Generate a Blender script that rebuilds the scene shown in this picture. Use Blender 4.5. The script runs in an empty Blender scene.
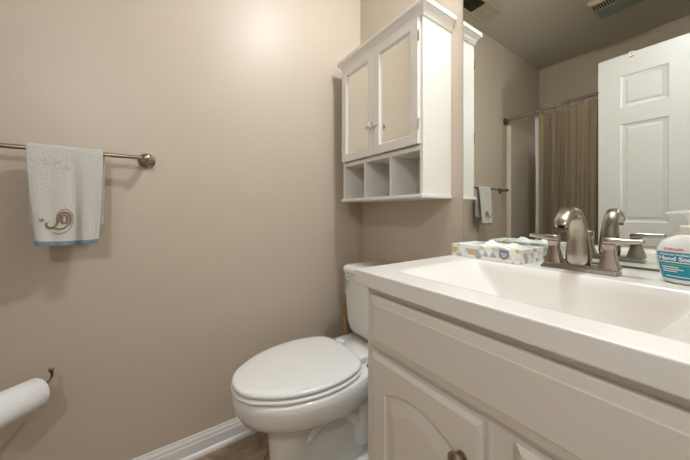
import bpy, bmesh, math, random
from mathutils import Vector, Matrix
random.seed(4)
C = bpy.context.scene.collection
PI = math.pi
# ------------------------------------------------------------------ camera, light, exposure
YAW = 0.6033
cam = bpy.data.cameras.new('camera'); camo = bpy.data.objects.new('camera', cam); C.objects.link(camo)
camo.location = (1.2406, -0.9601, 0.9619)
camo.rotation_euler = (PI / 2, 0, PI / 2 - YAW)
cam.sensor_width = 36; cam.lens = 278.3 / 690 * 36; cam.shift_y = -18.17 / 690; cam.clip_start = 0.01
bpy.context.scene.camera = camo
W = bpy.data.worlds.new('world'); bpy.context.scene.world = W; W.use_nodes = True
W.node_tree.nodes['Background'].inputs[0].default_value = (0.95, 0.96, 1.0, 1)
W.node_tree.nodes['Background'].inputs[1].default_value = 0.02
vs = bpy.context.scene.view_settings
vs.view_transform = 'Standard'; vs.look = 'None'; vs.gamma = 1; vs.use_curve_mapping = False
vs.exposure = 0.0
BULB = 340.0         # radiance of the ceiling lamp's dome
HALL = 22.0          # watts of the hallway lamp
FILL = 0.8          # watts of the soft fill added in the unseen hallway


def lamp(name, kind, loc, power, color, size=0.05, rot=(0, 0, 0), sy=None):
    l = bpy.data.lights.new(name, kind); l.energy = power; l.color = color
    if kind == 'AREA':
        l.size = size
        if sy: l.shape = 'RECTANGLE'; l.size_y = sy
    else:
        l.shadow_soft_size = size
    o = bpy.data.objects.new(name, l); o.location = loc; o.rotation_euler = rot; C.objects.link(o); return o


lamp('hall_lamp_light', 'POINT', (1.75, -1.40, 1.85), HALL, (0.90, 0.94, 1.0), 0.04)
lamp('hall_fill_light', 'AREA', (1.95, -1.15, 1.5), FILL, (0.90, 0.94, 1.0), 0.6, (0, PI / 2, 0), 1.4)

# ------------------------------------------------------------------ materials
def srgb(r, g, b):
    f = lambda c: (c / 255 / 12.92) if c / 255 <= 0.04045 else ((c / 255 + 0.055) / 1.055) ** 2.4
    return (f(r), f(g), f(b), 1)


def mat(name, col, rough=0.5, metal=0.0, spec=0.5, bump=None, noise=None, coat=0, sheen=0, aniso=0):
    m = bpy.data.materials.new(name); m.use_nodes = True; nt = m.node_tree
    b = nt.nodes['Principled BSDF']
    b.inputs['Base Color'].default_value = col; b.inputs['Roughness'].default_value = rough
    b.inputs['Metallic'].default_value = metal; b.inputs['Specular IOR Level'].default_value = spec
    b.inputs['Coat Weight'].default_value = coat; b.inputs['Coat Roughness'].default_value = 0.08
    b.inputs['Sheen Weight'].default_value = sheen
    tc = nt.nodes.new('ShaderNodeTexCoord')
    if noise:      # (scale, other colour, detail)
        n = nt.nodes.new('ShaderNodeTexNoise'); n.inputs['Scale'].default_value = noise[0]; n.inputs['Detail'].default_value = noise[2]
        nt.links.new(tc.outputs['Object'], n.inputs['Vector'])
        r = nt.nodes.new('ShaderNodeValToRGB'); r.color_ramp.elements[0].color = col; r.color_ramp.elements[1].color = noise[1]
        r.color_ramp.elements[0].position = 0.38; r.color_ramp.elements[1].position = 0.62
        nt.links.new(n.outputs['Fac'], r.inputs[0]); nt.links.new(r.outputs[0], b.inputs['Base Color'])
    if bump:       # (scale, distance, detail)
        n = nt.nodes.new('ShaderNodeTexNoise'); n.inputs['Scale'].default_value = bump[0]; n.inputs['Detail'].default_value = bump[2]
        nt.links.new(tc.outputs['Object'], n.inputs['Vector'])
        bn = nt.nodes.new('ShaderNodeBump'); bn.inputs['Strength'].default_value = 1; bn.inputs['Distance'].default_value = bump[1]
        nt.links.new(n.outputs['Fac'], bn.inputs['Height']); nt.links.new(bn.outputs[0], b.inputs['Normal'])
    return m


def emis(name, col, s):
    m = bpy.data.materials.new(name); m.use_nodes = True; nt = m.node_tree
    b = nt.nodes['Principled BSDF']; b.inputs['Base Color'].default_value = col
    b.inputs['Emission Color'].default_value = col; b.inputs['Emission Strength'].default_value = s
    return m


M = {}
M['wall'] = mat('wall_paint', srgb(203, 189, 170), 0.40, bump=(170, 0.0003, 2), spec=0.5)
M['ceil'] = mat('ceiling_paint', srgb(214, 208, 196), 0.9, bump=(90, 0.002, 4), spec=0.1)
M['trimw'] = mat('trim_white', srgb(238, 236, 232), 0.35)
M['cabw'] = mat('cabinet_white', srgb(240, 236, 228), 0.38)
M['vanw'] = mat('vanity_white', srgb(228, 220, 207), 0.4, bump=(60, 0.0002, 2))
M['marble'] = mat('cultured_marble', srgb(240, 236, 229), 0.22, coat=0.2)
M['porc'] = mat('porcelain', srgb(240, 239, 233), 0.08, coat=0.5)
M['seatp'] = mat('seat_plastic', srgb(240, 239, 234), 0.2)
M['nickel'] = mat('brushed_nickel', srgb(176, 166, 154), 0.26, 1.0, bump=(400, 0.00005, 2))
M['nickeld'] = mat('dark_nickel', srgb(120, 110, 96), 0.3, 1.0)
M['knobm'] = mat('antique_nickel', srgb(165, 150, 128), 0.32, 1.0)
M['chrome'] = mat('chrome', srgb(225, 225, 225), 0.08, 1.0)
M['mirror'] = mat('mirror_glass', srgb(228, 232, 227), 0.0, 1.0)
M['pane'] = mat('door_mirror', srgb(235, 236, 232), 0.02, 1.0)
M['medge'] = mat('mirror_edge', srgb(150, 175, 160), 0.2)
M['towel'] = mat('terry_white', srgb(244, 240, 230), 0.95, bump=(560, 0.006, 2), sheen=0.1)
M['blue'] = mat('blue_satin', srgb(124, 144, 154), 0.45, bump=(260, 0.004, 2))
M['thr_g'] = mat('green_thread', srgb(128, 134, 88), 0.8)
M['thr_b'] = mat('brown_thread', srgb(176, 120, 76), 0.8)
M['thr_p'] = mat('purple_thread', srgb(140, 108, 118), 0.8)
M['thr_y'] = mat('cream_thread', srgb(232, 214, 178), 0.8)
M['tp'] = mat('toilet_tissue', srgb(240, 240, 238), 0.95, bump=(220, 0.001, 3))
M['card'] = mat('cardboard', srgb(170, 145, 110), 0.9)
M['curtain'] = mat('tan_curtain', srgb(142, 124, 98), 0.8, bump=(700, 0.001, 2), sheen=0.2)
M['liner'] = mat('white_liner', srgb(235, 236, 236), 0.4)
M['fiber'] = mat('fiberglass_cream', srgb(236, 224, 204), 0.22, coat=0.2)
M['wood'] = mat('wooden_handle', srgb(196, 150, 96), 0.5, noise=(30, srgb(172, 126, 76), 3))
M['rubber'] = mat('black_rubber', srgb(28, 26, 25), 0.6)
M['dark'] = mat('dark_duct', srgb(30, 27, 22), 0.9)
M['grille'] = mat('grille_beige', srgb(196, 186, 160), 0.5)
M['lens'] = mat('frosted_lens', srgb(150, 160, 150), 0.3)
M['soap'] = mat('soap_bottle_white', srgb(240, 240, 234), 0.25)
M['soapc'] = mat('soap_collar', srgb(228, 224, 210), 0.35)
M['teal'] = mat('label_teal', srgb(20, 150, 176), 0.35)
M['white'] = mat('label_white', srgb(250, 250, 250), 0.5)
M['red'] = mat('label_red', srgb(200, 40, 40), 0.5)
M['lime'] = mat('label_green', srgb(140, 190, 60), 0.5)
M['tissue'] = mat('tissue_paper', srgb(246, 246, 246), 0.95)
M['stick'] = mat('sticker_grey', srgb(120, 130, 140), 0.5)
M['slot'] = mat('slot_film', srgb(225, 228, 230), 0.3)
M['bulb'] = emis('bulb_glow', (0.88, 0.93, 1.0, 1), BULB)
M['stain'] = mat('faint_tan_print', srgb(226, 210, 180), 0.95)


def floor_mat():
    m = bpy.data.materials.new('stone_vinyl'); m.use_nodes = True; nt = m.node_tree; b = nt.nodes['Principled BSDF']
    tc = nt.nodes.new('ShaderNodeTexCoord')
    n = nt.nodes.new('ShaderNodeTexNoise'); n.inputs['Scale'].default_value = 14; n.inputs['Detail'].default_value = 8
    n.inputs['Distortion'].default_value = 1.2
    nt.links.new(tc.outputs['Object'], n.inputs['Vector'])
    r = nt.nodes.new('ShaderNodeValToRGB'); e = r.color_ramp.elements
    e[0].position = 0.32; e[0].color = srgb(124, 104, 84); e[1].position = 0.7; e[1].color = srgb(182, 160, 134)
    k = e.new(0.5); k.color = srgb(164, 140, 116)
    nt.links.new(n.outputs['Fac'], r.inputs[0])
    br = nt.nodes.new('ShaderNodeTexBrick'); br.offset = 0; br.inputs['Scale'].default_value = 1
    br.inputs['Brick Width'].default_value = 0.305; br.inputs['Row Height'].default_value = 0.305
    br.inputs['Mortar Size'].default_value = 0.004; br.inputs['Mortar'].default_value = srgb(118, 98, 80)
    mp = nt.nodes.new('ShaderNodeMapping'); mp.inputs['Rotation'].default_value = (0, 0, PI / 4)
    nt.links.new(tc.outputs['Object'], mp.inputs[0]); nt.links.new(mp.outputs[0], br.inputs['Vector'])
    nt.links.new(r.outputs[0], br.inputs['Color1']); nt.links.new(r.outputs[0], br.inputs['Color2'])
    nt.links.new(br.outputs['Color'], b.inputs['Base Color'])
    b.inputs['Roughness'].default_value = 0.4
    return m


def towel_mat(): return M['towel']


def tissue_box_mat():
    """white card with a grid of grey, yellow, green and cream triangles"""
    m = bpy.data.materials.new('tissue_box_print'); m.use_nodes = True; nt = m.node_tree; b = nt.nodes['Principled BSDF']
    N = nt.nodes.new; L = nt.links.new
    tc = N('ShaderNodeTexCoord'); sep = N('ShaderNodeSeparateXYZ'); L(tc.outputs['Object'], sep.inputs[0])

    def mth(op, a, c=None, d=None):
        n = N('ShaderNodeMath'); n.operation = op
        for i, v in enumerate((a, c)):
            if v is None: continue
            if isinstance(v, (int, float)): n.inputs[i].default_value = v
            else: L(v, n.inputs[i])
        return n.outputs[0]
    s = 48.0
    h = mth('ADD', sep.outputs['X'], sep.outputs['Y']); z = mth('ADD', sep.outputs['Z'], mth('MULTIPLY', sep.outputs['Y'], 0.5))
    fx = mth('MULTIPLY', h, s); fz = mth('MULTIPLY', sep.outputs['Z'], s * 1.15)
    a = mth('ADD', fx, mth('MULTIPLY', fz, 0.5)); c = mth('SUBTRACT', fx, mth('MULTIPLY', fz, 0.5))
    fa = mth('FLOOR', a); fc = mth('FLOOR', c); fzz = mth('FLOOR', mth('MULTIPLY', fz, 1.0))
    comb = N('ShaderNodeCombineXYZ'); L(fa, comb.inputs[0]); L(fc, comb.inputs[1]); L(fzz, comb.inputs[2])
    wn = N('ShaderNodeTexWhiteNoise'); wn.noise_dimensions = '3D'; L(comb.outputs[0], wn.inputs['Vector'])
    r = N('ShaderNodeValToRGB'); r.color_ramp.interpolation = 'CONSTANT'
    cols = [(0.0, srgb(244, 244, 238)), (0.36, srgb(188, 190, 190)), (0.50, srgb(226, 226, 214)), (0.68, srgb(212, 210, 188)),
            (0.80, srgb(222, 186, 84)), (0.86, srgb(240, 238, 230)), (0.94, srgb(172, 174, 176))]
    e = r.color_ramp.elements
    e[0].color = cols[0][1]; e[1].position = cols[1][0]; e[1].color = cols[1][1]
    for p, q in cols[2:]:
        k = e.new(p); k.color = q
    L(wn.outputs['Value'], r.inputs[0]); L(r.outputs[0], b.inputs['Base Color']); b.inputs['Roughness'].default_value = 0.35
    return m


M['floor'] = floor_mat(); M['tbox'] = tissue_box_mat()

# ------------------------------------------------------------------ mesh helpers
def S(t):
    t = min(1, max(0, t)); return t * t * (3 - 2 * t)


def bm_new(): return bmesh.new()


def box(bm, x0, x1, y0, y1, z0, z1):
    v = [bm.verts.new((x, y, z)) for x in (x0, x1) for y in (y0, y1) for z in (z0, z1)]
    for f in ((0, 1, 3, 2), (4, 6, 7, 5), (0, 4, 5, 1), (2, 3, 7, 6), (0, 2, 6, 4), (1, 5, 7, 3)):
        bm.faces.new([v[i] for i in f])


def loops(bm, ls, cap0=True, cap1=True, close=True):
    """skin a list of loops of equal length"""
    vl = [[bm.verts.new(p) for p in l] for l in ls]
    n = len(vl[0])
    for a, b in zip(vl, vl[1:]):
        for i in range(n if close else n - 1):
            j = (i + 1) % n
            bm.faces.new((a[i], a[j], b[j], b[i]))
    if cap0: bm.faces.new(list(reversed(vl[0])))
    if cap1: bm.faces.new(vl[-1])
    return vl


def tube(bm, pts, r, n=12, caps=True, flat=None):
    """tube along pts; r a number or list; flat=(a,b) squash"""
    pts = [Vector(p) for p in pts]; R = r if isinstance(r, (list, tuple)) else [r] * len(pts)
    ls = []; up = Vector((0, 0, 1)); prev = None
    for i, p in enumerate(pts):
        t = (pts[min(i + 1, len(pts) - 1)] - pts[max(i - 1, 0)]).normalized()
        if prev is None:
            a = up.cross(t)
            if a.length < 1e-3: a = Vector((1, 0, 0)).cross(t)
            a.normalize()
        else:
            a = prev - t * prev.dot(t); a.normalize()
        prev = a; b = t.cross(a)
        fa, fb = flat if flat else (1, 1)
        ls.append([p + a * math.cos(2 * PI * k / n) * R[i] * fa + b * math.sin(2 * PI * k / n) * R[i] * fb for k in range(n)])
    loops(bm, ls, caps, caps)


def lathe(bm, prof, c=(0, 0, 0), axis='z', n=32, caps=True):
    """profile list of (radius, height) around an axis"""
    c = Vector(c); ls = []
    for r, h in prof:
        l = []
        for k in range(n):
            a = 2 * PI * k / n; u, w = r * math.cos(a), r * math.sin(a)
            l.append(c + Vector({'z': (u, w, h), 'x': (h, u, w), 'y': (u, h, w), '-z': (u, w, -h)}[axis]))
        ls.append(l)
    loops(bm, ls, caps, caps)


def rrect(cx, cy, hx, hy, r, z, n=6):
    out = []
    for qx, qy, a0 in ((1, 1, 0), (-1, 1, PI / 2), (-1, -1, PI), (1, -1, 3 * PI / 2)):
        for k in range(n + 1):
            a = a0 + PI / 2 * k / n
            out.append((cx + qx * (hx - r) + r * math.cos(a), cy + qy * (hy - r) + r * math.sin(a), z))
    return out


def obj(name, bm, m, parent=None, smooth=False, bevel=0, seg=2, sub=0, loc=None, angle=None):
    bmesh.ops.remove_doubles(bm, verts=bm.verts, dist=1e-6)
    bmesh.ops.recalc_face_normals(bm, faces=bm.faces)
    me = bpy.data.meshes.new(name); bm.to_mesh(me); bm.free()
    o = bpy.data.objects.new(name, me); C.objects.link(o)
    for x in (m if isinstance(m, (list, tuple)) else [m]): me.materials.append(x)
    if smooth:
        for p in me.polygons: p.use_smooth = True
        me.set_sharp_from_angle(angle=math.radians(angle or 40))
    if bevel:
        b = o.modifiers.new('bevel', 'BEVEL'); b.width = bevel; b.segments = seg; b.limit_method = 'ANGLE'; b.angle_limit = math.radians(35)
        b.harden_normals = False
    if sub:
        s = o.modifiers.new('sub', 'SUBSURF'); s.levels = sub; s.render_levels = sub
    if parent:
        o.parent = parent
        o.matrix_parent_inverse = Matrix.Translation(parent_world(parent)).inverted()
    return o


def parent_world(p):
    v = Vector((0, 0, 0))
    if p.type == 'EMPTY': v = Vector(p.location)
    return v


def thing(name, label, cat, loc, group=None):
    o = bpy.data.objects.new(name, None); C.objects.link(o); o.location = loc; o.empty_display_size = 0.05
    o['label'] = label; o['category'] = cat
    if group: o['group'] = group
    return o


def tag(o, label, cat, group=None):
    o['label'] = label; o['category'] = cat
    if group: o['group'] = group
    return o


def struct(name, bm, m, **k):
    o = obj(name, bm, m, **k); o['kind'] = 'structure'; return o


def text_obj(name, s, size, m, parent, mtx, ext=0.0002, bold=0.0, align='LEFT', sx=1.0):
    cu = bpy.data.curves.new(name, 'FONT'); cu.body = s; cu.size = size; cu.extrude = ext; cu.align_x = align; cu.offset = bold
    t = bpy.data.objects.new(name, cu); C.objects.link(t)
    dg = bpy.context.evaluated_depsgraph_get(); me = bpy.data.meshes.new_from_object(t.evaluated_get(dg))
    bpy.data.objects.remove(t)
    me.transform(Matrix.Diagonal((sx, 1, 1, 1)))
    me.transform(mtx); me.materials.clear(); me.materials.append(m)
    o = bpy.data.objects.new(name, me); C.objects.link(o)
    if parent:
        o.parent = parent; o.matrix_parent_inverse = Matrix.Translation(parent_world(parent)).inverted()
    return o


# ------------------------------------------------------------------ room
H = 2.4375; XR = 1.42; YF = -2.362
T = 0.1
def wallbox(name, b, m=None):
    bm = bm_new(); box(bm, *b); return struct(name, bm, m or M['wall'])
wallbox('floor', (-T, XR + 1.3, YF - T, T, -0.05, 0), M['floor'])
wallbox('ceiling', (-T, XR + 1.3, YF - T, T, H, H + 0.05), M['ceil'])
wallbox('wall_left', (-T, 0, YF - T, T, 0, H))
wallbox('wall_back', (0, XR + 1.3, 0, T, 0, H))
wallbox('wall_front', (0, XR + 1.3, YF - T, YF, 0, H))
DY0, DY1, DZ = -1.515, -0.79, 1.985
bm = bm_new()
box(bm, XR, XR + T, DY1, 0, 0, H); box(bm, XR, XR + T, YF, DY0, 0, H); box(bm, XR, XR + T, DY0, DY1, DZ, H)
struct('wall_right', bm, M['wall'])
wallbox('wall_hall', (XR + 1.2, XR + 1.3, YF, 0, 0, H))
# door casing and jamb
bm = bm_new()
for y0, y1 in ((DY0 - 0.055, DY0), (DY1, DY1 + 0.055)):
    box(bm, XR - 0.014, XR - 0.0005, y0, y1, 0.0, DZ + 0.055)
box(bm, XR - 0.014, XR - 0.0005, DY0, DY1, DZ, DZ + 0.055)
box(bm, XR, XR + T, DY0 + 0.0005, DY0 + 0.012, 0, DZ - 0.012); box(bm, XR, XR + T, DY1 - 0.012, DY1 - 0.0005, 0, DZ - 0.012)
box(bm, XR, XR + T, DY0 + 0.0005, DY1 - 0.0005, DZ - 0.012, DZ - 0.0005)
struct('trim_1', bm, M['trimw'], bevel=0.003)


def base_profile(t=0.0125, h=0.0844):
    return [(0, 0), (t + 0.010, 0), (t + 0.010, 0.008), (t + 0.006, 0.015), (t, 0.019), (t, h - 0.030), (t - 0.003, h - 0.024),
            (t - 0.003, h - 0.016), (t - 0.007, h - 0.008), (t - 0.009, h), (0, h)]


def baseboard(name, a, b, n):
    """along a->b in xy, n outward normal"""
    bm = bm_new(); a = Vector((a[0], a[1], 0)); b = Vector((b[0], b[1], 0)); n = Vector((n[0], n[1], 0))
    pr = base_profile()
    loops(bm, [[p + n * (t + 0.0003) + Vector((0, 0, z + 0.0003)) for t, z in pr] for p in (a, b)])
    struct(name, bm, M['trimw'], smooth=False)


baseboard('baseboard_left', (0, -1.64), (0, -0.0), (1, 0))
baseboard('baseboard_back', (0.0, 0), (0.72, 0), (0, -1))
baseboard('baseboard_right', (XR, -0.73), (XR, 0), (-1, 0))

# ------------------------------------------------------------------ panelled surfaces
def panel_field(bm, xs, zs, panels, y, P, dirn=-1):
    """front face in plane y made of the grid xs x zs; panels {(i,j): profile} cells become nested rings. P maps (x,d,z)->point; d = outward"""
    for i in range(len(xs) - 1):
        for j in range(len(zs) - 1):
            x0, x1, z0, z1 = xs[i], xs[i + 1], zs[j], zs[j + 1]
            if (i, j) in panels:
                ls = []
                for ins, d in [(0, 0)] + panels[(i, j)]:
                    ls.append([P(x0 + ins, d, z0 + ins), P(x1 - ins, d, z0 + ins), P(x1 - ins, d, z1 - ins), P(x0 + ins, d, z1 - ins)])
                loops(bm, ls, False, True)
            else:
                v = [bm.verts.new(P(*q)) for q in ((x0, 0, z0), (x1, 0, z0), (x1, 0, z1), (x0, 0, z1))]
                bm.faces.new(v)


def slab_sides(bm, x0, x1, z0, z1, th, P, back=True):
    f = [P(x0, 0, z0), P(x1, 0, z0), P(x1, 0, z1), P(x0, 0, z1)]; b = [P(x0, -th, z0), P(x1, -th, z0), P(x1, -th, z1), P(x0, -th, z1)]
    loops(bm, [f, b], False, back)


# room door leaf, opened flat across the tub end, hinged on the right wall
DW = 0.735; LX0 = 0.665; LY = -1.535; LT = 0.035
bm = bm_new()
s0, pw, cs = 0.108, 0.2, 0.119
xs = [0, s0, s0 + pw, s0 + pw + cs, DW - s0, DW]
xs = [0, 0.108, 0.312, 0.423, 0.627, DW]
zs = [0.012, 0.25, 0.755, 0.897, 1.522, 1.626, 1.83, 1.962]
prof = [(0.007, -0.006), (0.022, -0.008), (0.034, -0.003), (0.036, -0.003)]
pan = {(i, j): prof for i in (1, 3) for j in (1, 3, 5)}
for sgn, yy in ((1, LY + LT / 2), (-1, LY - LT / 2)):
    P = lambda x, d, z, s=sgn, y=yy: (LX0 + x, y + s * d, z)
    panel_field(bm, xs, zs, pan, 0, P)
Pf = lambda x, d, z: (LX0 + x, LY + LT / 2 + d, z)
slab_sides(bm, 0, DW, zs[0], zs[-1], LT, Pf, back=False)
door = struct('door_1', bm, M['trimw'])
bm = bm_new()
for z in (0.25, 1.0, 1.75): tube(bm, [(LX0 + DW + 0.006, LY + 0.022, z - 0.04), (LX0 + DW + 0.006, LY + 0.022, z + 0.04)], 0.0055)
obj('hinge', bm, M['nickel'], door, smooth=True)
for s in (1, -1):
    bm = bm_new()
    lathe(bm, [(0.03, 0), (0.03, 0.006), (0.012, 0.01), (0.012, 0.03), (0.026, 0.042), (0.028, 0.055), (0.02, 0.064), (0.001, 0.066)] if s == 1 else
          [(0.03, 0), (0.03, -0.006), (0.012, -0.01), (0.012, -0.03), (0.026, -0.042), (0.028, -0.055), (0.02, -0.064), (0.001, -0.066)],
          (LX0 + 0.06, LY + s * LT / 2, 0.80), 'y', 24)
    obj('door_knob', bm, M['nickel'], door, smooth=True)
# small white hook over the door's top edge
t = thing('door_hook', 'small white plastic hook clipped over the top edge of the open door', 'hook', (0.82, LY + LT / 2, 1.962))
bm = bm_new()
hx = 0.813
box(bm, hx, hx + 0.024, LY - LT / 2 - 0.003, LY + LT / 2 + 0.004, 1.963, 1.966)
box(bm, hx, hx + 0.024, LY + LT / 2 + 0.0008, LY + LT / 2 + 0.004, 1.935, 1.966)
box(bm, hx, hx + 0.024, LY - LT / 2 - 0.003, LY - LT / 2 - 0.0008, 1.945, 1.966)
obj('strap', bm, M['white'], t, bevel=0.0008)
bm = bm_new(); tube(bm, [(hx + 0.004, LY + LT / 2 + 0.006, 1.934), (hx + 0.012, LY + LT / 2 + 0.014, 1.930), (hx + 0.022, LY + LT / 2 + 0.012, 1.934)], 0.0022, 8)
obj('prong', bm, M['nickeld'], t, smooth=True)
bm = bm_new(); box(bm, hx + 0.009, hx + 0.015, LY + LT / 2 + 0.0042, LY + LT / 2 + 0.0048, 1.948, 1.956)
obj('mark', bm, M['stick'], t)

# ------------------------------------------------------------------ bathtub, surround, rod, curtain
bm = bm_new()
TY0, TY1 = YF + 0.001, -1.70
bx0, bx1 = 0.001, XR - 0.001
TZ = 0.40
o_ = rrect((bx0 + bx1) / 2, (TY0 + TY1) / 2, (bx1 - bx0) / 2, (TY1 - TY0) / 2, 0.004, 0.001)
def R(hx, hy, r, z): return rrect((bx0 + bx1) / 2, (TY0 + TY1) / 2, hx, hy, r, z)
hx, hy = (bx1 - bx0) / 2, (TY1 - TY0) / 2
loops(bm, [R(hx, hy, 0.004, 0.001), R(hx, hy, 0.004, TZ - 0.01), R(hx - 0.004, hy - 0.004, 0.004, TZ), R(hx - 0.07, hy - 0.07, 0.09, TZ),
           R(hx - 0.085, hy - 0.085, 0.09, TZ - 0.02), R(hx - 0.13, hy - 0.11, 0.1, 0.12), R(hx - 0.2, hy - 0.16, 0.08, 0.07)])
tag(obj('bathtub', bm, M['fiber'], smooth=True), 'cream bathtub behind the tan shower curtain, opposite the mirror', 'bathtub')
bm = bm_new()
SH = 1.735
box(bm, 0.001, 0.012, YF + 0.023, -1.668, TZ + 0.001, SH)
box(bm, XR - 0.012, XR - 0.001, YF + 0.023, -1.668, TZ + 0.001, SH)
box(bm, 0.012, XR - 0.012, YF + 0.023, YF + 0.034, TZ + 0.001, SH)
for sx in (0.012, XR - 0.040):
    box(bm, sx, sx + 0.028, -1.712, -1.668, TZ + 0.001, SH)
tag(obj('shower_surround', bm, M['fiber'], bevel=0.004), 'glossy cream fibreglass shower surround lining the tub walls', 'shower surround')
# rod
RZ = 1.767; RY = -1.645
def rod_pt(x):
    u = min(max(x / XR, 0), 1)
    return (x, RY + 0.045 * math.sin(PI * u) ** 0.8, RZ + 0.020 * math.sin(PI * min(1, u * 0.9)))
t = thing('curtain_rod', 'curved brushed metal shower curtain rod between the side walls', 'curtain rod', (0, RY, RZ))
bm = bm_new(); tube(bm, [rod_pt(0.006 + (XR - 0.012) * k / 40) for k in range(41)], 0.0115, 14); obj('rod', bm, M['nickel'], t, smooth=True)
for xx, s in ((0.0008, 1), (XR - 0.0008, -1)):
    bm = bm_new(); lathe(bm, [(0.032, 0), (0.034, s * 0.004), (0.030, s * 0.010), (0.018, s * 0.016), (0.017, s * 0.03), (0.013, s * 0.032)], (xx, RY, RZ), 'x', 28)
    obj('flange', bm, M['nickeld'], t, smooth=True)
# curtain: bunched, hanging from rings
def curtain_mesh(x0, x1, z0, z1, amp, waves, off, nx=260, nz=26, seed=1, pinch=True):
    rnd = random.Random(seed); ph = [rnd.uniform(-0.5, 0.5) for _ in range(40)]
    bm = bm_new(); rows = []
    for j in range(nz + 1):
        v = j / nz; z = z1 + (z0 - z1) * v; row = []
        for i in range(nx + 1):
            u = i / nx
            x = x0 + (x1 - x0) * u + 0.006 * math.sin(3 * v + 9 * u)
            a = amp * (0.35 + 0.65 * min(1, v * 2.2 + .25)) * (0.6 + 0.6 * math.sin(2.7 * u * PI + 1) ** 2)
            k = u * waves * 2 * PI
            a *= 1.0 if x < 0.60 else max(0.45, 1 - (x - 0.60) * 9)
            y = a * math.sin(k + 0.7 * math.sin(5 * u + 1.5 * v)) + 0.35 * a * math.sin(2.3 * k + 1 + v)
            x += 0.25 * a * math.cos(k)
            ry = rod_pt(max(0, x))[1]
            zz = z + (rod_pt(max(0, x))[2] - RZ) * (1 - v) - (0.006 * (1 - math.cos(k * 1.0)) if j == 0 else 0)
            row.append(bm.verts.new((x, ry + off + y, zz)))
        rows.append(row)
    for a, b in zip(rows, rows[1:]):
        for i in range(nx): bm.faces.new((a[i], a[i + 1], b[i + 1], b[i]))
    return bm
t = thing('shower_curtain', 'tan cloth shower curtain bunched in folds on the curved rod', 'shower curtain', (0.8, -1.6, 0.1))
o = obj('curtain_cloth', curtain_mesh(0.275, XR - 0.06, 0.12, RZ - 0.020, 0.030, 13, -0.010), M['curtain'], t, smooth=True, angle=80)
so = o.modifiers.new('solid', 'SOLIDIFY'); so.thickness = 0.002
for k in range(12):
    x = 0.30 + k * 0.088
    p = Vector(rod_pt(x)); bm = bm_new()
    tube(bm, [p + Vector((0.002 * math.sin(a * 2), 0.0165 * math.cos(a), -0.008 + 0.024 * math.sin(a))) for a in [2 * PI * q / 16 for q in range(17)]], 0.0018, 6)
    obj('curtain_ring', bm, M['nickel'], t, smooth=True)
o = obj('curtain_liner', curtain_mesh(0.222, XR - 0.10, 0.45, RZ - 0.02, 0.003, 9, -0.068, seed=3), M['liner'], smooth=True, angle=80)
so = o.modifiers.new('solid', 'SOLIDIFY'); so.thickness = 0.0012
tag(o, 'white plastic shower liner showing as a strip left of the tan curtain', 'shower liner')

# ------------------------------------------------------------------ ceiling fixtures
def reg(name, x0, x1, y0, y1):
    t = thing(name, 'beige ceiling exhaust vent with dark grille half, near the towel wall', 'vent', ((x0 + x1) / 2, (y0 + y1) / 2, H))
    bm = bm_new(); z1 = H - 0.0005; z0 = H - 0.010; b = 0.022
    ym = (y0 + y1) / 2
    box(bm, x0, x1, y0, y0 + b, z0, z1); box(bm, x0, x1, y1 - b, y1, z0, z1); box(bm, x0, x0 + b, y0 + b, y1 - b, z0, z1)
    box(bm, x1 - b, x1, y0 + b, y1 - b, z0, z1); box(bm, x0 + b, x1 - b, ym - 0.006, ym + 0.006, z0 + 0.001, z1)
    obj('frame', bm, M['grille'], t, bevel=0.003)
    bm = bm_new(); box(bm, x0 + b, x1 - b, ym + 0.006, y1 - b, z1 - 0.003, z1 - 0.0008); obj('duct', bm, M['dark'], t)
    bm = bm_new()
    n = 9
    for k in range(1, n):
        xx = x0 + b + (x1 - x0 - 2 * b) * k / n; box(bm, xx - 0.0012, xx + 0.0012, ym + 0.006, y1 - b, z0 + 0.002, z0 + 0.004)
    for k in range(1, 10):
        yy = ym + 0.006 + (y1 - b - ym - 0.006) * k / 10; box(bm, x0 + b, x1 - b, yy - 0.001, yy + 0.001, z0 + 0.003, z0 + 0.005)
    obj('grille', bm, M['nickeld'], t)
    bm = bm_new(); box(bm, x0 + b, x1 - b, y0 + b, ym - 0.006, z1 - 0.005, z1 - 0.0008); obj('damper_plate', bm, M['grille'], t)
    bm = bm_new(); box(bm, (x0 + x1) / 2 - 0.02, (x0 + x1) / 2 + 0.02, y0 + 0.075, y0 + 0.10, z0 - 0.002, z1 - 0.004); obj('damper_lever', bm, M['grille'], t, bevel=0.002)
reg('ceiling_vent', 0.055, 0.212, -1.165, -0.80)
t = thing('fan_light', 'ceiling exhaust fan with louvred side and unlit frosted light lens', 'fan light', (0.7, -1.72, H))
fx0, fx1, fy0, fy1 = 0.585, 0.86, -1.835, -1.575
bm = bm_new()
z0 = H - 0.028
loops(bm, [rrect((fx0 + fx1) / 2, (fy0 + fy1) / 2, (fx1 - fx0) / 2, (fy1 - fy0) / 2, 0.012, H - 0.0005),
           rrect((fx0 + fx1) / 2, (fy0 + fy1) / 2, (fx1 - fx0) / 2 - 0.002, (fy1 - fy0) / 2 - 0.002, 0.012, H - 0.012),
           rrect((fx0 + fx1) / 2, (fy0 + fy1) / 2, (fx1 - fx0) / 2 - 0.016, (fy1 - fy0) / 2 - 0.016, 0.010, z0)])
obj('housing', bm, M['grille'], t, smooth=True, angle=25)
bm = bm_new(); box(bm, fx0 + 0.03, fx1 - 0.022, fy0 + 0.018, fy0 + 0.150, z0 - 0.004, z0 - 0.0002); obj('light_lens', bm, M['lens'], t, bevel=0.003)
for k in range(16):
    xx = fx0 + 0.028 + k * 0.0142
    bm = bm_new(); box(bm, xx, xx + 0.006, fy0 + 0.165, fy1 - 0.030, z0 - 0.0012, z0 - 0.0002); obj('louvre_slot', bm, M['dark'], t)

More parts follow.
